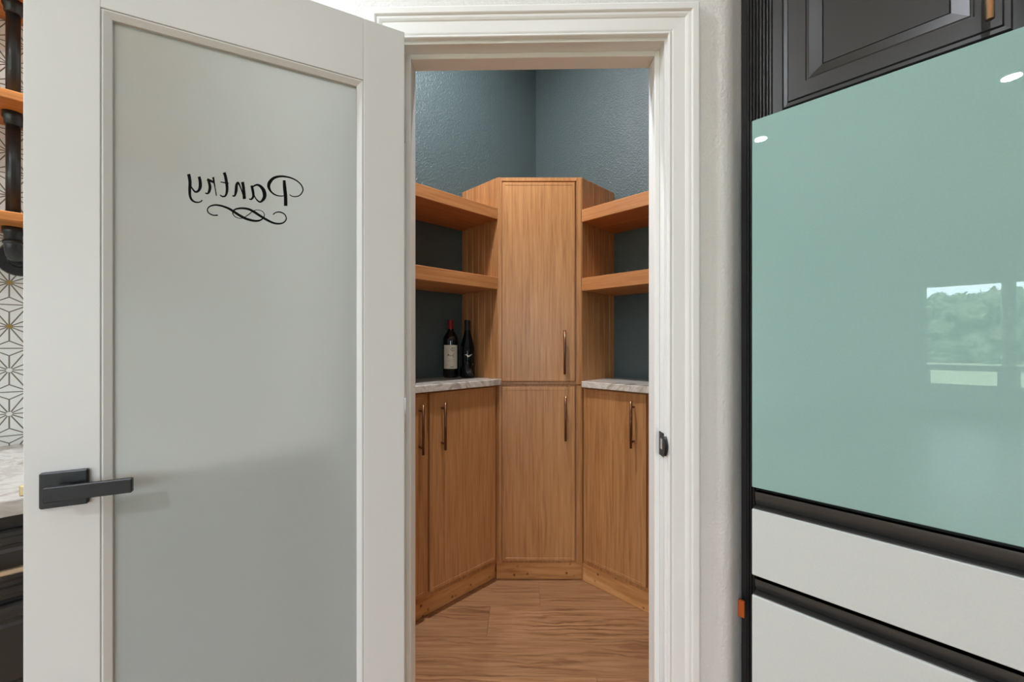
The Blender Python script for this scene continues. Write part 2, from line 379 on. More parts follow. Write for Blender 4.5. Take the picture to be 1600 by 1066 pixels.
# ------------------------------------------------------------------ floor planks (rows parallel to the doorway)
fl = bpy.data.objects['floor']
PWD, PL = .198, 1.22
pm = MB().box(-PL / 2 + .0006, PL / 2 - .0006, -PWD / 2 + .0005, PWD / 2 - .0005, -.006, 0, .0004).build('plank', M['plank'])
pme = pm.data; bpy.data.objects.remove(pm)
row_joint = {6: .115, 5: -.118, 4: .62, 3: .30, 7: -.35, 2: -.2, 8: .1}
def in_room(x, y): return -3.4 < x < RW and -3.2 < y < LW
k = 0
for row in range(-13, 13):
    yc = 1.693 - 1.097 + PWD * (row - 5) + PWD / 2       # local y in the doorway frame
    j0 = row_joint.get(row, random.uniform(-.6, .6))
    for c in range(-5, 6):
        x = j0 + PL * (c + .5)
        wx, wy = wloc(x, yc)
        ends = [wloc(x + sx * PL * .5, yc + sy * PWD * .5) for sx in (-1, 1) for sy in (-1, 1)]
        if not all(-4 < p[0] < RW + .5 and -4 < p[1] < LW + .5 for p in ends): continue
        o = bpy.data.objects.new('plank', pme); COL.objects.link(o); o.parent = fl; o.location = (wx, wy, 0); o.rotation_euler = (0, 0, WALL_ANG); k += 1

# ------------------------------------------------------------------ door casing and jamb
def casing():
    prof = [(0, 0), (0, .009), (.002, .0125), (.0045, .013), (.007, .0115), (.009, .0095), (.011, .0105), (.014, .0115), (.040, .0125), (.043, .0125), (.046, .0145), (.051, .0165), (.056, .0170), (.0575, .0155), (.059, .0185), (.062, .0205), (.076, .0205), (.0795, .019), (.081, .016), (.081, 0)]
    L, Rr, T = JL - .006, JR + .006, HEAD + .008
    v = []
    for u, p in prof: v += [(L - u, -p, 0), (L - u, -p, T + u), (Rr + u, -p, T + u), (Rr + u, -p, 0)]
    f = []
    for i in range(len(prof) - 1):
        for j in range(3): f.append((i * 4 + j, i * 4 + j + 1, i * 4 + 5 + j, i * 4 + 4 + j))
    n = len(prof); f.append([i * 4 for i in range(n)]); f.append([i * 4 + 3 for i in range(n)])
    m = MB(); m.add(v, f); return m
o = struct(casing().build('trim_1', M['trim'], None, (WO[0], WO[1], 0), WALL_ANG), 'white moulded casing around the pantry doorway', 'trim')
j = MB()
j.box(JL - .012, JL, 0, TH, 0, HEAD + .012); j.box(JR, JR + .012, 0, TH, 0, HEAD + .012); j.box(JL, JR, 0, TH, HEAD, HEAD + .012)
jb = struct(j.build('trim_2', M['trim'], None, (WO[0], WO[1], 0), WALL_ANG), 'white door jamb lining the pantry doorway', 'trim')
st = MB(); q = .0142
st.box(JL, JL + q, .036, .088, 0, HEAD, .0015); st.box(JR - q, JR, .036, .088, 0, HEAD, .0015); st.box(JL + q, JR - q, .036, .088, HEAD - q, HEAD, .0015)
st.build('door_stop', M['trim'], jb)
# strike plate with curled lip on the right jamb
sp = MB(); sp.box(JR - .0022, JR + .001, .004, .036, .915, .979, .0006)
sp.path([(JR - .001, .006, .947), (JR - .0015, -.002, .947), (JR + .002, -.007, .947)], .0012, 8)
ns = 10
v = []
for i in range(ns + 1):
    z = .921 + .052 * i / ns; bul = .012 * (1 - ((i - ns / 2) / (ns / 2)) ** 2)
    v += [(JR - .002, .006, z), (JR - .003, -.004 - bul * .6, z), (JR + .002, -.006 - bul, z), (JR + .004, -.004 - bul, z)]
sp.add(v, [(i * 4 + k, i * 4 + k + 1, i * 4 + 5 + k, i * 4 + 4 + k) for i in range(ns) for k in range(3)])
s_ = sp.build('strike_plate', M['black'], jb)
MB().box(JR - .0026, JR - .0020, .011, .024, .934, .962).build('strike_hole', M['silver'], s_)

# ------------------------------------------------------------------ pantry door leaf (open, resting near the counter)
def cw(X, Y):     # helper: metres right of / ahead of the viewer -> world plan
    return (.71447 * X + .69966 * Y, -.69966 * X + .71447 * Y)
hx, hy = cw(-.2755, 1.0446); ux, uy = cw(-.8910, -.4540)
LEAF_ANG = math.atan2(uy, ux); LWID, LT = .681, .035
door = empty('door_1', (hx, hy, 0), LEAF_ANG); struct(door, 'white pantry door standing open with a frosted glass panel', 'door')
ZB, ZT = .012, 2.0186
SH, SL = .0994, .1035
RT, RB = 1.8665, .30
def part(m, name, mat, parent): return m.build(name, mat, parent)
part(MB().box(0, SH, -LT, 0, ZB, ZT, .0012), 'stile', M['paint'], door)
part(MB().box(LWID - SL, LWID, -LT, 0, ZB, ZT, .0012), 'stile', M['paint'], door)
part(MB().box(SH, LWID - SL, -LT, 0, RT, ZT, .0010), 'rail', M['paint'], door)
part(MB().box(SH, LWID - SL, -LT, 0, ZB, RB, .0010), 'rail', M['paint'], door)
# glazing bead: bevelled frame, both faces
def bead(front):
    x0, x1, z0, z1 = SH, LWID - SL, RB, RT
    s = 1 if front else -1; base = 0 if front else -LT
    rings = [(0, base - s * .016), (0, base - s * .0035), (.0015, base - s * .001), (.004, base - s * .001), (.0145, base - s * .008), (.0145, base - s * .016)]
    v = []; f = []
    for i, y in rings: v += [(x0 + i, y, z0 + i), (x1 - i, y, z0 + i), (x1 - i, y, z1 - i), (x0 + i, y, z1 - i)]
    for i in range(len(rings) - 1):
        for k in range(4): f.append((i * 4 + k, i * 4 + (k + 1) % 4, i * 4 + 4 + (k + 1) % 4, i * 4 + 4 + k))
    return MB().add(v, f)
part(bead(True), 'glazing_bead', M['paint'], door); part(bead(False), 'glazing_bead', M['paint'], door)
gp = part(MB().box(SH + .002, LWID - SL - .002, -.0205, -.0145, RB + .002, RT - .002), 'glass_pane', M['frost'], door)
gp['label'] = 'frosted glass panel'

# lettering, drawn as brush strokes; u runs along the leaf from the hinge, z up
def ribbon(pts, fn, out, sub=6, bold=1.0):
    """pts (x, y, width): smooth stroke of varying width"""
    P = [Vector(p) for p in pts]; Q = []
    for i in range(len(P) - 1):
        a = P[max(i - 1, 0)]; b = P[i]; c = P[i + 1]; d_ = P[min(i + 2, len(P) - 1)]
        for k in range(sub):
            t = k / sub; Q.append(.5 * ((2 * b) + (c - a) * t + (2 * a - 5 * b + 4 * c - d_) * t * t + (3 * b - a - 3 * c + d_) * t ** 3))
    Q.append(P[-1]); v = []
    for i, q in enumerate(Q):
        t = Q[min(i + 1, len(Q) - 1)] - Q[max(i - 1, 0)]; L = math.hypot(t.x, t.y) or 1
        nx, ny = -t.y / L * q.z * bold / 2, t.x / L * q.z * bold / 2
        v += [fn(q.x + nx, q.y + ny), fn(q.x - nx, q.y - ny)]
    out.add(v, [(2 * i, 2 * i + 1, 2 * i + 3, 2 * i + 2) for i in range(len(Q) - 1)])
# stroke sheet units: width 1600; the sheet lies on the pane
GY = -.0142
def sheet(zx, zy):
    px, py = 240 + zx / 5.714, 220 + zy / 5.714
    k = (632 - px) / (2050 - px); u_ = k * 2.3009
    dep = 1.0446 * (1 - k) 
    # the pane lies 14 mm behind the face: small parallax correction
    return (u_, GY, EYE + (537 - py) * (dep + .0127) / 637)
STROKES = [
 [(1163,352,20),(1168,420,26),(1176,500,26),(1177,582,26)],
 [(1212,480,6),(1240,497,7),(1290,495,8),(1322,468,9),(1333,430,9),(1310,385,9),(1260,347,10),(1200,325,12),(1130,318,15),(1070,333,20),(1032,372,26),(1024,412,22),(1045,455,13),(1085,484,10),(1130,494,8),(1165,490,7)],
 [(878,412,10),(915,394,14),(950,408,20),(980,450,28),(984,505,26),(950,546,14),(918,530,10),(893,490,8),(880,440,8),(876,412,8)],
 [(868,400,18),(880,450,20),(884,495,18),(866,523,12),(846,518,9)],
 [(786,368,22),(796,430,22),(803,520,24)],
 [(803,520,10),(775,435,9),(748,376,14),(732,395,20),(728,445,22),(716,490,14),(694,491,10)],
 [(620,283,22),(634,330,22),(645,400,22),(645,450,20),(632,490,14),(605,498,11),(582,484,8)],
 [(586,368,7),(625,375,9),(662,380,7)],
 [(520,325,16),(528,370,12),(538,425,8),(550,492,8)],
 [(528,372,14),(500,360,18),(465,346,20)],
 [(478,360,18),(491,410,22),(484,452,20),(468,472,12),(448,466,9)],
 [(392,320,20),(402,365,24),(402,415,24),(385,448,18),(358,456,14),(333,430,11),(312,396,9)],
 [(298,297,24),(310,370,24),(307,440,22),(312,500,18),(334,535,15),(370,550,11),(405,545,9),(420,530,11)],
 [(562,665,10),(520,665,9),(480,645,9),(468,615,9),(490,586,10),(540,574,12),(600,583,14),(660,605,16),(705,632,18),(760,667,18),(820,697,18),(890,715,16),(940,712,13),(975,690,9),(984,660,6),(965,630,5),(920,618,5),(880,630,6),(840,660,7),(800,685,6),(760,693,5),(715,675,6),(698,640,9),(722,612,12),(780,603,14),(840,611,16),(890,635,18),(940,667,18),(1000,703,17),(1060,732,15),(1110,741,13),(1155,732,11),(1182,700,9),(1170,660,8),(1130,638,9),(1090,640,8),(1062,660,8)],
]
lt = MB()
for s_ in STROKES: ribbon(s_, sheet, lt, 6, 1.22)
lo = lt.build('lettering', M['vinyl'], gp, fix=False); lo['label'] = 'black script lettering reading Pantry in mirror image above a scroll flourish'
# lever set
RU, RZ = .625, .951
ros = part(MB().box(RU - .033, RU + .033, 0, .009, RZ - .033, RZ + .033, .0025), 'rosette', M['black'], door); ros['label'] = 'square black rosette'
lv = MB(); lv.tube((RU - .004, .009, RZ), (RU - .004, .032, RZ), .011, 18)
lv.box(.520, .640, .030, .041, RZ - .0135, RZ + .0135, .0015)
lv = part(lv, 'lever', M['black'], door); lv['label'] = 'flat black lever handle'
lb = part(MB().box(LWID, LWID + .011, -.026, -.012, RZ - .010, RZ + .010, .002), 'latch_bolt', M['brass'], door)
part(MB().box(LWID - .001, LWID + .0012, -.030, -.006, RZ - .03, RZ + .03), 'latch_plate', M['black'], door)
for z in (.25, 1.03, 1.80):
    MB().tube((-.006, -LT - .004, z - .045), (-.006, -LT - .004, z + .045), .006, 12).build('hinge', M['paint'], door)

# ------------------------------------------------------------------ pantry cabinets
LF, RF = 1.535, 1.707             # front planes: left run (y), right run (x)
KICK = .095
DR = [(0, .0025), (.002, 0), (.0150, 0), (.0160, .0011)]
def handle_bar(parent, x, z0, z1, y, mat, r=.0058, off=.03, horizontal=False, name='handle'):
    m = MB()
    if horizontal:
        m.tube((z0, y - off, x), (z1, y - off, x), r, 14)
        for t in (.17, .83): m.tube((z0 + (z1 - z0) * t, y, x), (z0 + (z1 - z0) * t, y - off, x), r * .75, 10)
    else:
        m.tube((x, y - off, z0), (x, y - off, z1), r, 14)
        for t in (.13, .87): m.tube((x, y, z0 + (z1 - z0) * t), (x, y - off, z0 + (z1 - z0) * t), r * .75, 10)
    return m.build(name, mat, parent)

# left base cabinet: local frame, x to the right along the run, front at y=0 looks to -y
def base_run(name, loc, rotz, length, depth, doors, frame_top, label, group, kick_y, kx):
    root = empty(name, (loc[0], loc[1], 0), rotz); tag(root, label, 'cabinet', group)
    MB().box(0, length, .017, depth, KICK, frame_top).build('carcass', M['oak'], root)
    for (a, b, hx_) in doors:
        dd = MB().panel(a, b, .122, frame_top - .004, DR, .016).build('door', M['oak'], root)
        handle_bar(dd, hx_, .745, .958, 0, M['bronze'])
    kb = MB().box(kx[0], kx[1], kick_y, kick_y + .035, 0, KICK, .002)
    return root, kb
# run coordinate = world x - .57
r0, kb = base_run('base_cabinet', (.57, LF), 0, .829, LW - LF - .002, [(.030, .412, .375), (.428, .818, .489)], 1.006,
    'oak base cabinet with two paired bronze pulls under the wine bottles', 'oak base cabinets', .042, (0, .857))
kb.build('toe_kick', M['pine'], r0)
# right run: local x = towards -Y
r1, kb = base_run('base_cabinet', (RF, 1.235), R(-90), .74, RW - RF - .002, [(.014, .350, .292), (.366, .702, .400)], .996,
    'oak base cabinet under the right counter beside the doorway', 'oak base cabinets', .022, (-.014, .74))
kb.build('toe_kick', M['pine'], r1)

# countertops
def counter(poly, z0, z1, label):
    o = MB().prism(poly, z0, z1).build('countertop', M['stone'])
    bv = o.modifiers.new('bevel', 'BEVEL'); bv.width = .0025; bv.segments = 2; bv.limit_method = 'ANGLE'
    return tag(o, label, 'countertop', 'pantry countertops')
counter([(.57, 1.517), (1.412, 1.517), (1.3985, 1.531), (1.3985, LW - .001), (.57, LW - .001)], 1.009, 1.040, 'veined pale stone countertop carrying two wine bottles')
counter([(1.689, 1.224), (1.689, .50), (RW - .001, .50), (RW - .001, 1.2325), (1.704, 1.2325)], .999, 1.030, 'veined white stone countertop, empty, right of the corner cabinet')

# diagonal corner cabinets
CMX, CMY, CANG = 1.554, 1.385, R(-44.43); HWD = .2143
Zs = 1.0085
inv = Matrix.Rotation(-CANG, 2)
def cl(x, y): return tuple(inv @ Vector((x - CMX, y - CMY)))
def corner_poly(fr):
    return [(-HWD + fr, fr), (HWD - fr, fr), cl(RF + .003, 1.2365), cl(RW - .002, 1.2365), cl(RW - .002, LW - .002), cl(1.4005, LW - .002), cl(1.4005, LF + .002)]
base = empty('corner_base_cabinet', (CMX, CMY, 0), CANG); tag(base, 'oak corner base cabinet standing on a pine kickboard between the two runs', 'cabinet')
MB().prism(corner_poly(.014), KICK, Zs).build('carcass', M['oak'], base)
def stile(a, b, z0, z1, par, y=.004):
    MB().box(a, b, y, .014, z0, z1, .001).build('stile', M['oak'], par)
stile(-HWD + .006, -.194, KICK, Zs - .002, base); stile(.188, HWD - .004, KICK, Zs - .002, base)
dd = MB().panel(-.1925, .180, .112, .9985, DR, .014).build('door', M['oak'], base)
handle_bar(dd, .128, .730, .953, 0, M['bronze'])
MB().box(-.2225, .2225, .034, .07, 0, KICK, .002).build('toe_kick', M['pine'], base)
up = empty('corner_wall_cabinet', (CMX, CMY, 0), CANG); tag(up, 'tall oak corner cabinet with one bronze pull, standing above the corner base cabinet', 'cabinet')
ZU, ZUT = 1.0105, 2.068
pp = [(-HWD + .014, .014), (HWD - .014, .014)] + [cl(RF + .016, 1.250), cl(RW - .002, 1.250), cl(RW - .002, LW - .002), cl(1.4135, LW - .002), cl(1.4135, LF + .012)]
MB().prism(pp, ZU, ZUT - .001).build('carcass', M['oak'], up)
for a, b in ((-HWD + .002, -.194), (.188, HWD - .002)): MB().box(a, b, .002, .014, ZU, ZUT, .001).build('stile', M['oak'], up)
MB().box(-.194, .188, .006, .014, ZU, 1.0255, .001).build('rail', M['oak'], up)
MB().box(-.194, .188, .004, .014, 2.050, ZUT, .001).build('rail', M['oak'], up)
dd = MB().panel(-.1925, .180, 1.0275, 2.043, DR, .014).build('door', M['oak'], up)
handle_bar(dd, .124, 1.066, 1.288, 0, M['bronze'])
# side boards: left panel on plane x=1.401, right panel on plane y=1.235 (world) -> local
def side_board(p, q, thick_dir):
    a = Vector(p); b = Vector(q); t = Vector(thick_dir)
    g = .0009 * (b - a).normalized(); a2, b2 = a + g, b - g
    poly = [tuple(inv @ (w_ - Vector((CMX, CMY)))) for w_ in (a2, b2, b2 + t, a2 + t)]
    m = MB().prism(poly, ZU, ZUT); o = m.build('side_board', M['oak'], up)
    bv = o.modifiers.new('bevel', 'BEVEL'); bv.width = .0016; bv.segments = 1
nb = 6
for i in range(nb):
    y0 = LF + .001 + (LW - .002 - LF) * i / nb; y1 = LF + .001 + (LW - .002 - LF) * (i + 1) / nb
    side_board((1.4005, y0), (1.4005, y1), (.012, 0))
    x0 = RF + .002 + (RW - .004 - RF) * i / nb; x1 = RF + .002 + (RW - .004 - RF) * (i + 1) / nb
    side_board((x0, 1.2365), (x1, 1.2365), (0, .012))

# floating shelves
def shelf(x0, x1, y0, y1, z0, z1, mat, label):
    m = MB().box(x0, x1, y0, y1, z0, z1, .002); o = m.build('shelf', mat); return tag(o, label, 'shelf', 'thick floating oak shelves in the pantry')
shelf(.57, 1.3995, LF - .002, LW - .001, 1.852, 1.909, M['oakh'], 'upper thick oak shelf on the left, under the teal wall')
shelf(.57, 1.3995, LF - .002, LW - .001, 1.496, 1.558, M['oakh'], 'lower thick oak shelf on the left, above the wine bottles')
shelf(RF - .002, RW - .001, .50, 1.2355, 1.838, 1.902, M['oaky'], 'upper thick oak shelf on the right of the corner cabinet')
shelf(RF - .002, RW - .001, .50, 1.2355, 1.487, 1.553, M['oaky'], 'lower thick oak shelf on the right, above the empty counter')

# wine bottles
def bottle(loc, r, prof, mat, cap_mat, cap, label):
    root = empty('wine_bottle', loc); tag(root, label, 'bottle', 'wine bottles on the pantry counter')
    MB().lathe((0, 0, 0), prof).build('glass_body', mat, root)
    MB().lathe((0, 0, 0), cap, 24).build('capsule', cap_mat, root)
    return root
r = .0405
b1 = bottle((1.283, 1.776, 1.0402), r, [(.030, .0), (r - .003, .001), (r, .006), (r, .192), (r * .97, .205), (r * .86, .219), (r * .62, .234), (.0165, .246), (.0145, .262), (.0140, .30)], M['bottle'], M['capred'],
    [(.0146, .252), (.0152, .254), (.0150, .290), (.0160, .291), (.0160, .303), (.0150, .305), (.004, .3055)], 'dark wine bottle with red capsule and cream label, left of the pair')
def cyl_fn(rr, dirang, z0):
    return lambda u, v: (rr * math.cos(dirang + u / rr), rr * math.sin(dirang + u / rr), z0 + v)
face = math.atan2(-1.776, -1.283)
def wrap(rr, a0, a1, z0, z1, n=18):
    m = MB(); v = []
    for i in range(n + 1):
        a = a0 + (a1 - a0) * i / n; v += [(rr * math.cos(a), rr * math.sin(a), z0), (rr * math.cos(a), rr * math.sin(a), z1)]
    m.add(v, [(2 * i, 2 * i + 2, 2 * i + 3, 2 * i + 1) for i in range(n)], 0, True); return m
lab = wrap(r + .0005, face - 1.02, face + .98, .048, .172).build('label', M['label'], b1, fix=False)
ink = MB(); fn = cyl_fn(r + .0009, face + .12, .11)
W_ = .0014
circ = lambda cx, cy, rad, w: [(cx + rad * math.cos(t), cy + rad * math.sin(t), w) for t in [2 * math.pi * i / 12 for i in range(13)]]
ribbon(circ(.006, .040, .0095, .0016), fn, ink)
ribbon([(.006, .034, .002), (.006, .046, .002)], fn, ink, 2); ribbon([(.003, .043, .0012), (.006, .046, .0012), (.009, .043, .0012)], fn, ink, 2); ribbon([(.003, .035, .0012), (.009, .035, .0012)], fn, ink, 2)
# script word "Mouf"
ribbon([(-.024, .002, .001), (-.021, .010, .0016), (-.019, .016, .0016), (-.018, .006, .0022), (-.014, .016, .0014), (-.013, .006, .0022), (-.010, .005, .001)], fn, ink, 4)
ribbon([(-.010, .005, .001), (-.007, .010, .0012), (-.0045, .007, .0014), (-.007, .004, .0012), (-.0095, .007, .001)], fn, ink, 4)
ribbon([(-.003, .010, .0014), (-.002, .005, .0014), (.002, .006, .001), (.003, .011, .0014), (.0045, .005, .001)], fn, ink, 4)
ribbon([(.0045, .005, .001), (.010, .013, .0012), (.013, .020, .0014), (.010, .012, .0016), (.0075, -.003, .0014), (.012, .004, .001), (.016, .007, .0008)], fn, ink, 4)
for q_, n_ in ((-.012, 9), (-.018, 8), (-.024, 9)):
    for i in range(n_): ribbon([(-.019 + i * .0042, q_, .0008), (-.0165 + i * .0042, q_, .0008)], fn, ink, 1)
for i in range(5): ribbon([(-.007 + i * .004, -.052, .0035), (-.0045 + i * .004, -.052, .0035)], fn, ink, 1)
ink.build('label_print', M['ink'], lab, fix=False)['kind'] = 'stuff'
r2 = .0385
b2 = bottle((1.336, 1.700, 1.0402), r2, [(.028, 0), (r2 - .003, .001), (r2, .006), (r2, .120), (r2 * .97, .145), (r2 * .86, .175), (r2 * .66, .205), (.0185, .232), (.0155, .255), (.0148, .298)], M['bottleblue'], M['capblack'],
    [(.0160, .236), (.0166, .240), (.0158, .290), (.0166, .291), (.0166, .302), (.0155, .304), (.004, .3045)], 'blue black wine bottle with silver swoosh mark, right of the pair')
face2 = math.atan2(-1.700, -1.336)
fn2 = cyl_fn(r2 + .0008, face2 + .25, .118); mk = MB()
ribbon([(-.026, .004, .0008), (-.012, .002, .004), (-.006, -.004, .008), (.004, .000, .006), (.014, .005, .002), (.018, .006, .001)], fn2, mk)
for px_, py_ in ((-.014, -.085), (-.008, -.09), (-.002, -.082), (.004, -.088), (.008, -.08), (.019, -.045), (.021, -.05)):
    ribbon([(px_, py_, .002), (px_ + .003, py_ + .002, .002)], fn2, mk, 1)
mk.build('label_print', M['silver'], b2, fix=False)['kind'] = 'stuff'

# ------------------------------------------------------------------ refrigerator and its surround
FX, FY0, FYM, FY1 = 1.188, .3213, -.131, -.589
fr = empty('refrigerator', (FX, FY0, 0), R(-90)); tag(fr, 'refrigerator with glossy turquoise upper doors and white glass drawers', 'refrigerator')
FWID = FY0 - FY1; DM = FY0 - FYM      # local x to the right, front at y=0 looking to -y
MB().box(.004, FWID - .004, .030, .70, .02, 1.785).build('body', M['gasket'], fr)
def slab(a, b, z0, z1, mat, name, label=None):
    o = MB().box(a, b, 0, .030, z0, z1, .0015).build(name, mat, fr)
    if label: o['label'] = label
    return o
D1 = slab(0, DM - .002, .847, 1.7995, M['turq'], 'door', 'turquoise glass door'); slab(DM + .002, FWID, .847, 1.7995, M['turq'], 'door', 'turquoise glass door')
slab(0, FWID, .619, .790, M['whiteglass'], 'drawer', 'white glass drawer front'); slab(0, FWID, .06, .566, M['whiteglass'], 'drawer', 'white glass drawer front')
def recess(z0, z1, name='grip_recess'):
    # curved grip rail sunk between the fronts, with a thin lip on the drawer below
    m = MB(); n = 8; prof = []
    for i in range(n + 1):
        t = i / n; z = z0 + .006 + (z1 - .014 - z0 - .006) * t
        prof.append((.0245 - .012 * math.sin(math.pi * t * .55), z))
    v = [(.004, y, z) for y, z in prof] + [(FWID - .004, y, z) for y, z in prof]; k_ = n + 1
    m.add(v, [(i, i + 1, k_ + i + 1, k_ + i) for i in range(n)], 0, True)
    m.add([(.004, .03, prof[0][1]), (.004, .03, prof[-1][1]), (FWID - .004, .03, prof[0][1]), (FWID - .004, .03, prof[-1][1])] , [(0, 1, 3, 2)])
    v2 = [(.004, y, z) for y, z in prof] + [(.004, .03, prof[-1][1]), (.004, .03, prof[0][1])]
    m.add(v2, [list(range(len(v2)))])
    m.build(name, M['fridgegrey'], fr, fix=False)
    MB().box(.002, FWID - .002, .006, .030, z0 + .0005, z0 + .0035).build('drawer_lip', M['fridgegrey'], fr)
recess(.790, .847); recess(.566, .619)
MB().box(.02, FWID - .02, .06, .66, 0, .02).build('foot_rail', M['gasket'], fr)

PX = 1.266      # face of surround
sur = empty('refrigerator_surround', (PX, RETY - .001, 0), R(-90)); tag(sur, 'charcoal surround panel with reeded vertical moulding left of the refrigerator', 'panel')
MB().box(0, .018, 0, RW - PX - .002, 0, 2.62).build('side_panel', M['blackpanel'], sur)
MB().box(.018, .042, .012, .03, 0, 1.805).build('filler', M['charcoal'], sur)
MB().box(.018, .098, .012, .0155, 1.805, 2.62).build('face_frame', M['charcoal'], sur)
MB().box(.0005, .014, -.0035, 0, 0, 2.62, .001).build('edge_strip', M['blackpanel'], sur)
for i in range(6):      # reeds; only the first three run down beside the refrigerator
    a = .0175 + i * .0082; m = MB(); v = []
    n = 6
    for z in (0 if i < 3 else 1.805, 2.62):
        for k_ in range(n + 1):
            t = math.pi * k_ / n; v.append((a + .0036 * (1 - math.cos(t)), .012 - .008 * math.sin(t), z))
    m.add(v, [(k_, k_ + 1, n + 2 + k_, n + 1 + k_) for k_ in range(n)], 0, True); m.build('reed', M['charcoal'], sur, fix=False)
MB().box(.067, .074, -.001, .012, 1.805, 2.62, .002).build('bead', M['charcoal'], sur)
MB().box(.0745, .098, .002, .012, 1.805, 2.62, .001).build('flat_strip', M['charcoal'], sur)

cab = empty('wall_cabinet', (PX - .020, .2665, 0), R(-90)); tag(cab, 'charcoal raised panel cabinet with a copper pull above the refrigerator', 'cabinet')
MB().box(.004, .872, .036, RW - PX + .016, 1.815, 2.62).build('carcass', M['charcoal'], cab)
RAISED = [(0, .007), (.003, .004), (.011, .0035), (.014, 0), (.050, 0), (.052, .003), (.055, .0035), (.0565, .0025), (.082, .012), (.0835, .015), (.085, .013)]
for i, (a, b, hxx) in enumerate([(0, .382, .350), (.402, .862, .434)]):
    dd = MB().panel(a, b, 1.832, 2.58, RAISED, .0195).build('door', M['charcoal'], cab)
    hh = handle_bar(dd, hxx, 1.848, 2.10, 0, M['gold'], .0062, .032); hh['label'] = 'copper bar pull'
tag(MB().box(PX - .030, PX - .0225 , RETY - .016, RETY - .0005, .466, .512, .001).build('shim', M['orange']), 'small orange shim stuck between wall corner and black refrigerator panel', 'shim')

# ------------------------------------------------------------------ tiled kitchen wall, counter, drawers, pipe shelves
wallL = bpy.data.objects['wall_left']
AP = .0622; SD = AP * 2 / math.sqrt(3)
def tile_mesh():
    m = MB(); g = .0015
    hexp = [(SD * math.cos(R(60 * i)), SD * math.sin(R(60 * i))) for i in range(6)]
    facets = []
    for i in range(6):
        V0, V1 = hexp[i], hexp[(i + 1) % 6]; a = R(60 * i + 30); J = (.041 * math.cos(a), .041 * math.sin(a))
        facets += [[(0, 0), V0, J], [(0, 0), J, V1], [J, V0, V1]]
    for t in facets:
        # inset triangle by g from each edge
        P = [Vector(p) for p in t]; area2 = abs((P[1] - P[0]).cross(P[2] - P[0])); per = sum((P[i] - P[(i + 1) % 3]).length for i in range(3)); rin = area2 / per
        la = [(P[1] - P[2]).length, (P[2] - P[0]).length, (P[0] - P[1]).length]; I = (P[0] * la[0] + P[1] * la[1] + P[2] * la[2]) / per
        s_ = max(.1, 1 - g / rin); Q = [I + (p - I) * s_ for p in P]
        v = [(q.x, -.006, q.y) for q in Q] + [(q.x, 0, q.y) for q in Q]
        m.add(v, [(0, 1, 2), (0, 3, 4, 1), (1, 4, 5, 2), (2, 5, 3, 0)])
    m.add([(x, -.0048, z) for x, z in hexp], [(0, 1, 2, 3, 4, 5)], 1)
    m.add([(.0065 * math.cos(R(60 * i)), -.0063, .0065 * math.sin(R(60 * i))) for i in range(6)], [(0, 1, 2, 3, 4, 5)], 2)
    o = m.build('tile', [M['tile'], M['grout'], M['tilegold']], fix=False)
    bm = bmesh.new(); bm.from_mesh(o.data)
    for f_ in bm.faces:
        if abs(f_.normal.y) > .9 and f_.normal.y > 0: f_.normal_flip()
    bm.to_mesh(o.data); bm.free()
    me = o.data; bpy.data.objects.remove(o); return me
tme = tile_mesh(); tme2 = tme.copy(); tme2.materials[2] = M['tile']     # lower rows have white centres
CTOP = .931
for c in range(-8, 6):
    x = -.2103 + c * SD * 1.5
    for rr in range(-5, 14):
        z = 1.393 + rr * AP * 2 + (AP if c % 2 else 0)
        if z < CTOP - .05 or z > 3.08 or x > .36: continue
        o = bpy.data.objects.new('tile', tme if z > 1.2 else tme2); COL.objects.link(o); o.parent = wallL; o.location = (x, LW, z)

cto = MB().prism([(-1.6, 1.190), (LRX - .002, 1.190), (LRX - .002, LW - .008), (-1.6, LW - .008)], CTOP - .032, CTOP).build('countertop', M['stone2'])
bv = cto.modifiers.new('bevel', 'BEVEL'); bv.width = .003; bv.segments = 2
tag(cto, 'glossy pale stone kitchen countertop under the tiled wall, cut by the door edge', 'countertop')
kc = empty('drawer_cabinet', (-.47, 1.205, 0), 0); tag(kc, 'charcoal drawer cabinet with a copper pull under the kitchen countertop', 'cabinet')
MB().box(-.9, .90, .02, LW - 1.205 - .011, .1, CTOP - .033).build('carcass', M['charcoal'], kc)
MB().box(-.9, .90, .07, .09, 0, .1).build('toe_kick', M['blackpanel'], kc)
DRW = [(0, .007), (.003, .003), (.010, .0025), (.012, 0), (.024, 0), (.027, .005), (.034, .005), (.040, .002)]
for z0, z1, hz in ((.738, .868, .803), (.545, .728, .64), (.13, .535, .46)):
    for xa, xb in ((0, .43), (-.46, -.03)):
        dd = MB().panel(xa, xb, z0, z1, DRW, .0195).build('drawer', M['charcoal'], kc)
        if z0 > .6: handle_bar(dd, hz, xa + .1, xa + .357, 0, M['gold'], .006, .032, True)

def pshelf(z0, z1, label):
    o = MB().box(-.80, .20, LW - .218, LW - .008, z0, z1, .002).build('pipe_shelf', M['shelfwood']); return tag(o, label, 'shelf', 'stained wood shelves on black pipe')
SZ = [(1.530, 1.553), (1.836, 1.859), (2.134, 2.157)]
pshelf(*SZ[0], 'lowest stained wood shelf on black pipe at left edge'); pshelf(*SZ[1], 'middle stained wood shelf on black pipe at left edge'); pshelf(*SZ[2], 'top stained wood shelf on black pipe at left edge')
PXX, PY = -.190, LW - .123
br = empty('pipe_bracket', (PXX, PY, 0)); tag(br, 'black iron pipe bracket with flanges carrying the stained shelves', 'bracket')
pr = .0135
for i in range(2):
    MB().tube((0, 0, SZ[i][1]), (0, 0, SZ[i + 1][0]), pr, 20).build('pipe', M['pipe'], br)
MB().tube((0, 0, SZ[2][1]), (0, 0, 2.42), pr, 20).build('pipe', M['pipe'], br)
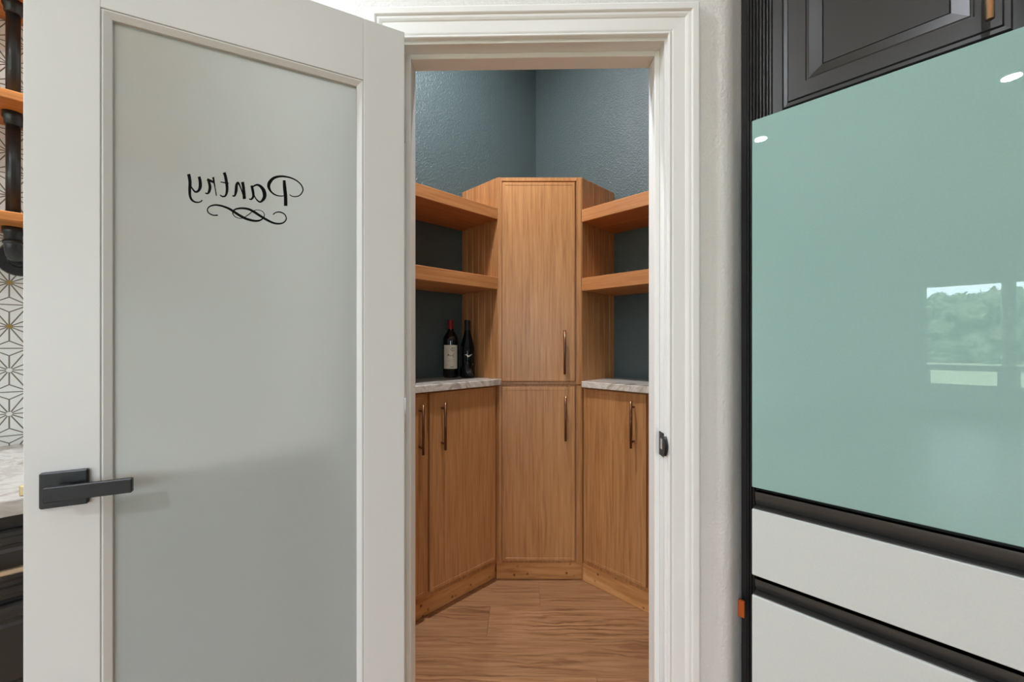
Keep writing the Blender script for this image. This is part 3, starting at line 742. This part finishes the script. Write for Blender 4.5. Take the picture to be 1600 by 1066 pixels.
for z0, z1 in ((SZ[0][1], SZ[0][1] + .012), (SZ[1][0] - .035, SZ[1][0]), (SZ[2][0] - .035, SZ[2][0])):
    m = MB(); m.lathe((0, 0, z0), [(pr, 0), (.017, .003), (.017, (z1 - z0) * .4), (.0205, (z1 - z0) * .6), (.0205, z1 - z0), (pr, z1 - z0)], 20); m.build('coupling', M['pipe'], br)
m = MB(); m.lathe((0, 0, SZ[0][0] - .036), [(pr, 0), (.017, .003), (.017, .016), (.0205, .02), (.0205, .036), (pr, .036)], 20); m.build('coupling', M['pipe'], br)
ZE = SZ[0][0] - .070            # axis of the stub that runs back to the wall
m = MB()
m.path([(0, 0, SZ[0][0] - .034)] + [(0, .026 - .026 * math.cos(R(a)), ZE + .026 - .026 * math.sin(R(a))) for a in (0, 22, 45, 68, 90)] + [(0, .05, ZE)], .0165, 18)
m.lathe((0, 0, SZ[0][0] - .046), [(.015, 0), (.0195, .002), (.0195, .010), (.015, .012)], 20); m.build('elbow', M['pipe'], br)
m = MB(); m.tube((0, .045, ZE), (0, .105, ZE), .013, 16); m.build('pipe', M['pipe'], br)
m = MB(); m.tube((0, .106, ZE), (0, .1165, ZE), .044, 24, .047); m.tube((0, .088, ZE), (0, .107, ZE), .019, 20, .024)
for a in range(4): m.tube((.034 * math.cos(a * 1.57 + .4), .103, ZE + .034 * math.sin(a * 1.57 + .4)), (.034 * math.cos(a * 1.57 + .4), .108, ZE + .034 * math.sin(a * 1.57 + .4)), .005, 8)
m.build('wall_flange', M['pipe'], br)

# ------------------------------------------------------------------ ceiling lights, fan
def can(x, y, label, group):
    root = empty('ceiling_light', (x, y, CEIL)); tag(root, label, 'ceiling light', group)
    MB().lathe((0, 0, -.006), [(.051, .003), (.054, 0), (.068, .002), (.070, .006)], 28).build('trim_ring', M['ceiling'], root)
    MB().lathe((0, 0, -.004), [(.050, 0), (.050, .004)], 28).build('diffuser', M['lamp'], root)
LB = ['round recessed light mirrored at the refrigerator door left edge', 'round recessed light mirrored near the refrigerator door top right',
      'round recessed light of the far row, farthest from the tiled wall', 'unseen recessed light placed to backlight the frosted door glass', 'round recessed light in the middle of the near row',
      'round recessed light of the near row, farthest from the tiled wall', 'round recessed light in front of the refrigerator']
for (x, y), l_ in zip(CANS, LB): can(x, y, l_, 'recessed kitchen lights')
can(*PANTRY_CAN, 'round recessed light in the pantry ceiling', None)
fan = empty('ceiling_fan', (-5.7, -1.15, 0)); tag(fan, 'dark ceiling fan mirrored faintly above the window in the refrigerator', 'fan')
MB().tube((0, 0, 2.78), (0, 0, CEIL), .015, 12).build('rod', M['bark'], fan)
MB().lathe((0, 0, 2.66), [(.04, 0), (.10, .02), (.11, .08), (.06, .12), (.02, .13)], 24).build('motor', M['bark'], fan)
for k in range(5):
    a = 2 * math.pi * k / 5 + 1.1; c_, s_ = math.cos(a), math.sin(a); pl_ = [(.1, -.05), (.62, -.075), (.66, 0), (.62, .075), (.1, .05)]
    MB().prism([(c_ * p - s_ * q, s_ * p + c_ * q) for p, q in pl_], 2.695, 2.706).build('blade', M['bark'], fan)

# ------------------------------------------------------------------ outdoors, seen only in the mirror image
o = MB().box(-90, WX - .2, -45, 45, -.45, -.22).build('ground', M['lawn']); struct(o, 'sunlit lawn outside the mirrored window', 'lawn')
o = MB().box(WX - .2, 8, -45, -5.2, -.45, -.22).build('ground', M['lawn']); struct(o, 'lawn outside the glazing behind the viewer', 'lawn')
def tree(x, y, h, seed, label):
    rng = random.Random(seed); root = empty('tree', (x, y, -.22)); tag(root, label, 'tree', 'leafy trees at the lawn edge')
    MB().tube((0, 0, 0), (rng.uniform(-.2, .2), rng.uniform(-.2, .2), h * .55), .22, 10, .12).build('trunk', M['bark'], root)
    bm = bmesh.new(); leaves = []
    for i in range(44):
        rad = rng.uniform(.5, 1.0); a = rng.uniform(0, 6.283); rr = 2.6 * math.sqrt(rng.random()); z = rng.uniform(.9, h - rad * .9) if i > 14 else rng.uniform(.2, 1.4)
        c0_ = Vector((rr * math.cos(a), rr * math.sin(a), z))
        g = bmesh.ops.create_icosphere(bm, subdivisions=2, radius=rad * .9, matrix=Matrix.Translation(c0_))
        for v in g['verts']: v.co += Vector((rng.uniform(-.16, .16), rng.uniform(-.16, .16), rng.uniform(-.16, .16)))
        for q in range(110):
            dd = Vector((rng.gauss(0, 1), rng.gauss(0, 1), rng.gauss(0, 1))).normalized(); p = c0_ + dd * rad * rng.uniform(.9, 1.12)
            e1 = Vector((rng.gauss(0, 1), rng.gauss(0, 1), rng.gauss(0, 1))).normalized() * .17; e2 = e1.cross(dd).normalized() * .11
            leaves.append([p - e1, p + e2, p + e1, p - e2])
    for lf in leaves: bm.faces.new([bm.verts.new(p) for p in lf])
    me = bpy.data.meshes.new('foliage'); bm.to_mesh(me); bm.free(); me.materials.append(M['leaf'])
    f_ = bpy.data.objects.new('foliage', me); COL.objects.link(f_); f_.parent = root
TL = ['leafy tree far left of the mirrored lawn', 'leafy tree behind the mirrored first window, left side', 'leafy tree in the middle of the mirrored window', 'leafy tree behind the mirrored window mullion', 'leafy tree behind the second mirrored window', 'leafy tree at the far end of the lawn row']
for i, (y, h) in enumerate([(4.3, 5.6), (.95, 6.2), (-2.3, 5.5), (-5.55, 6.1), (-8.9, 5.6), (-12.2, 6.2)]):
    tree(-45 - (i % 2) * 7.4, y, h, 20 + i, TL[i])
NTH = ['leftmost', 'second from the left', 'middle one', 'second from the right', 'rightmost']
for i, y in enumerate([2.6, -.7, -4.0, -7.3, -10.6]):
    tree(-61 - (i % 2) * 7.5, y, 6.7 + (i % 2) * .6, 40 + i, 'leafy rear tree behind the mirrored lawn, %s of the five' % NTH[i])
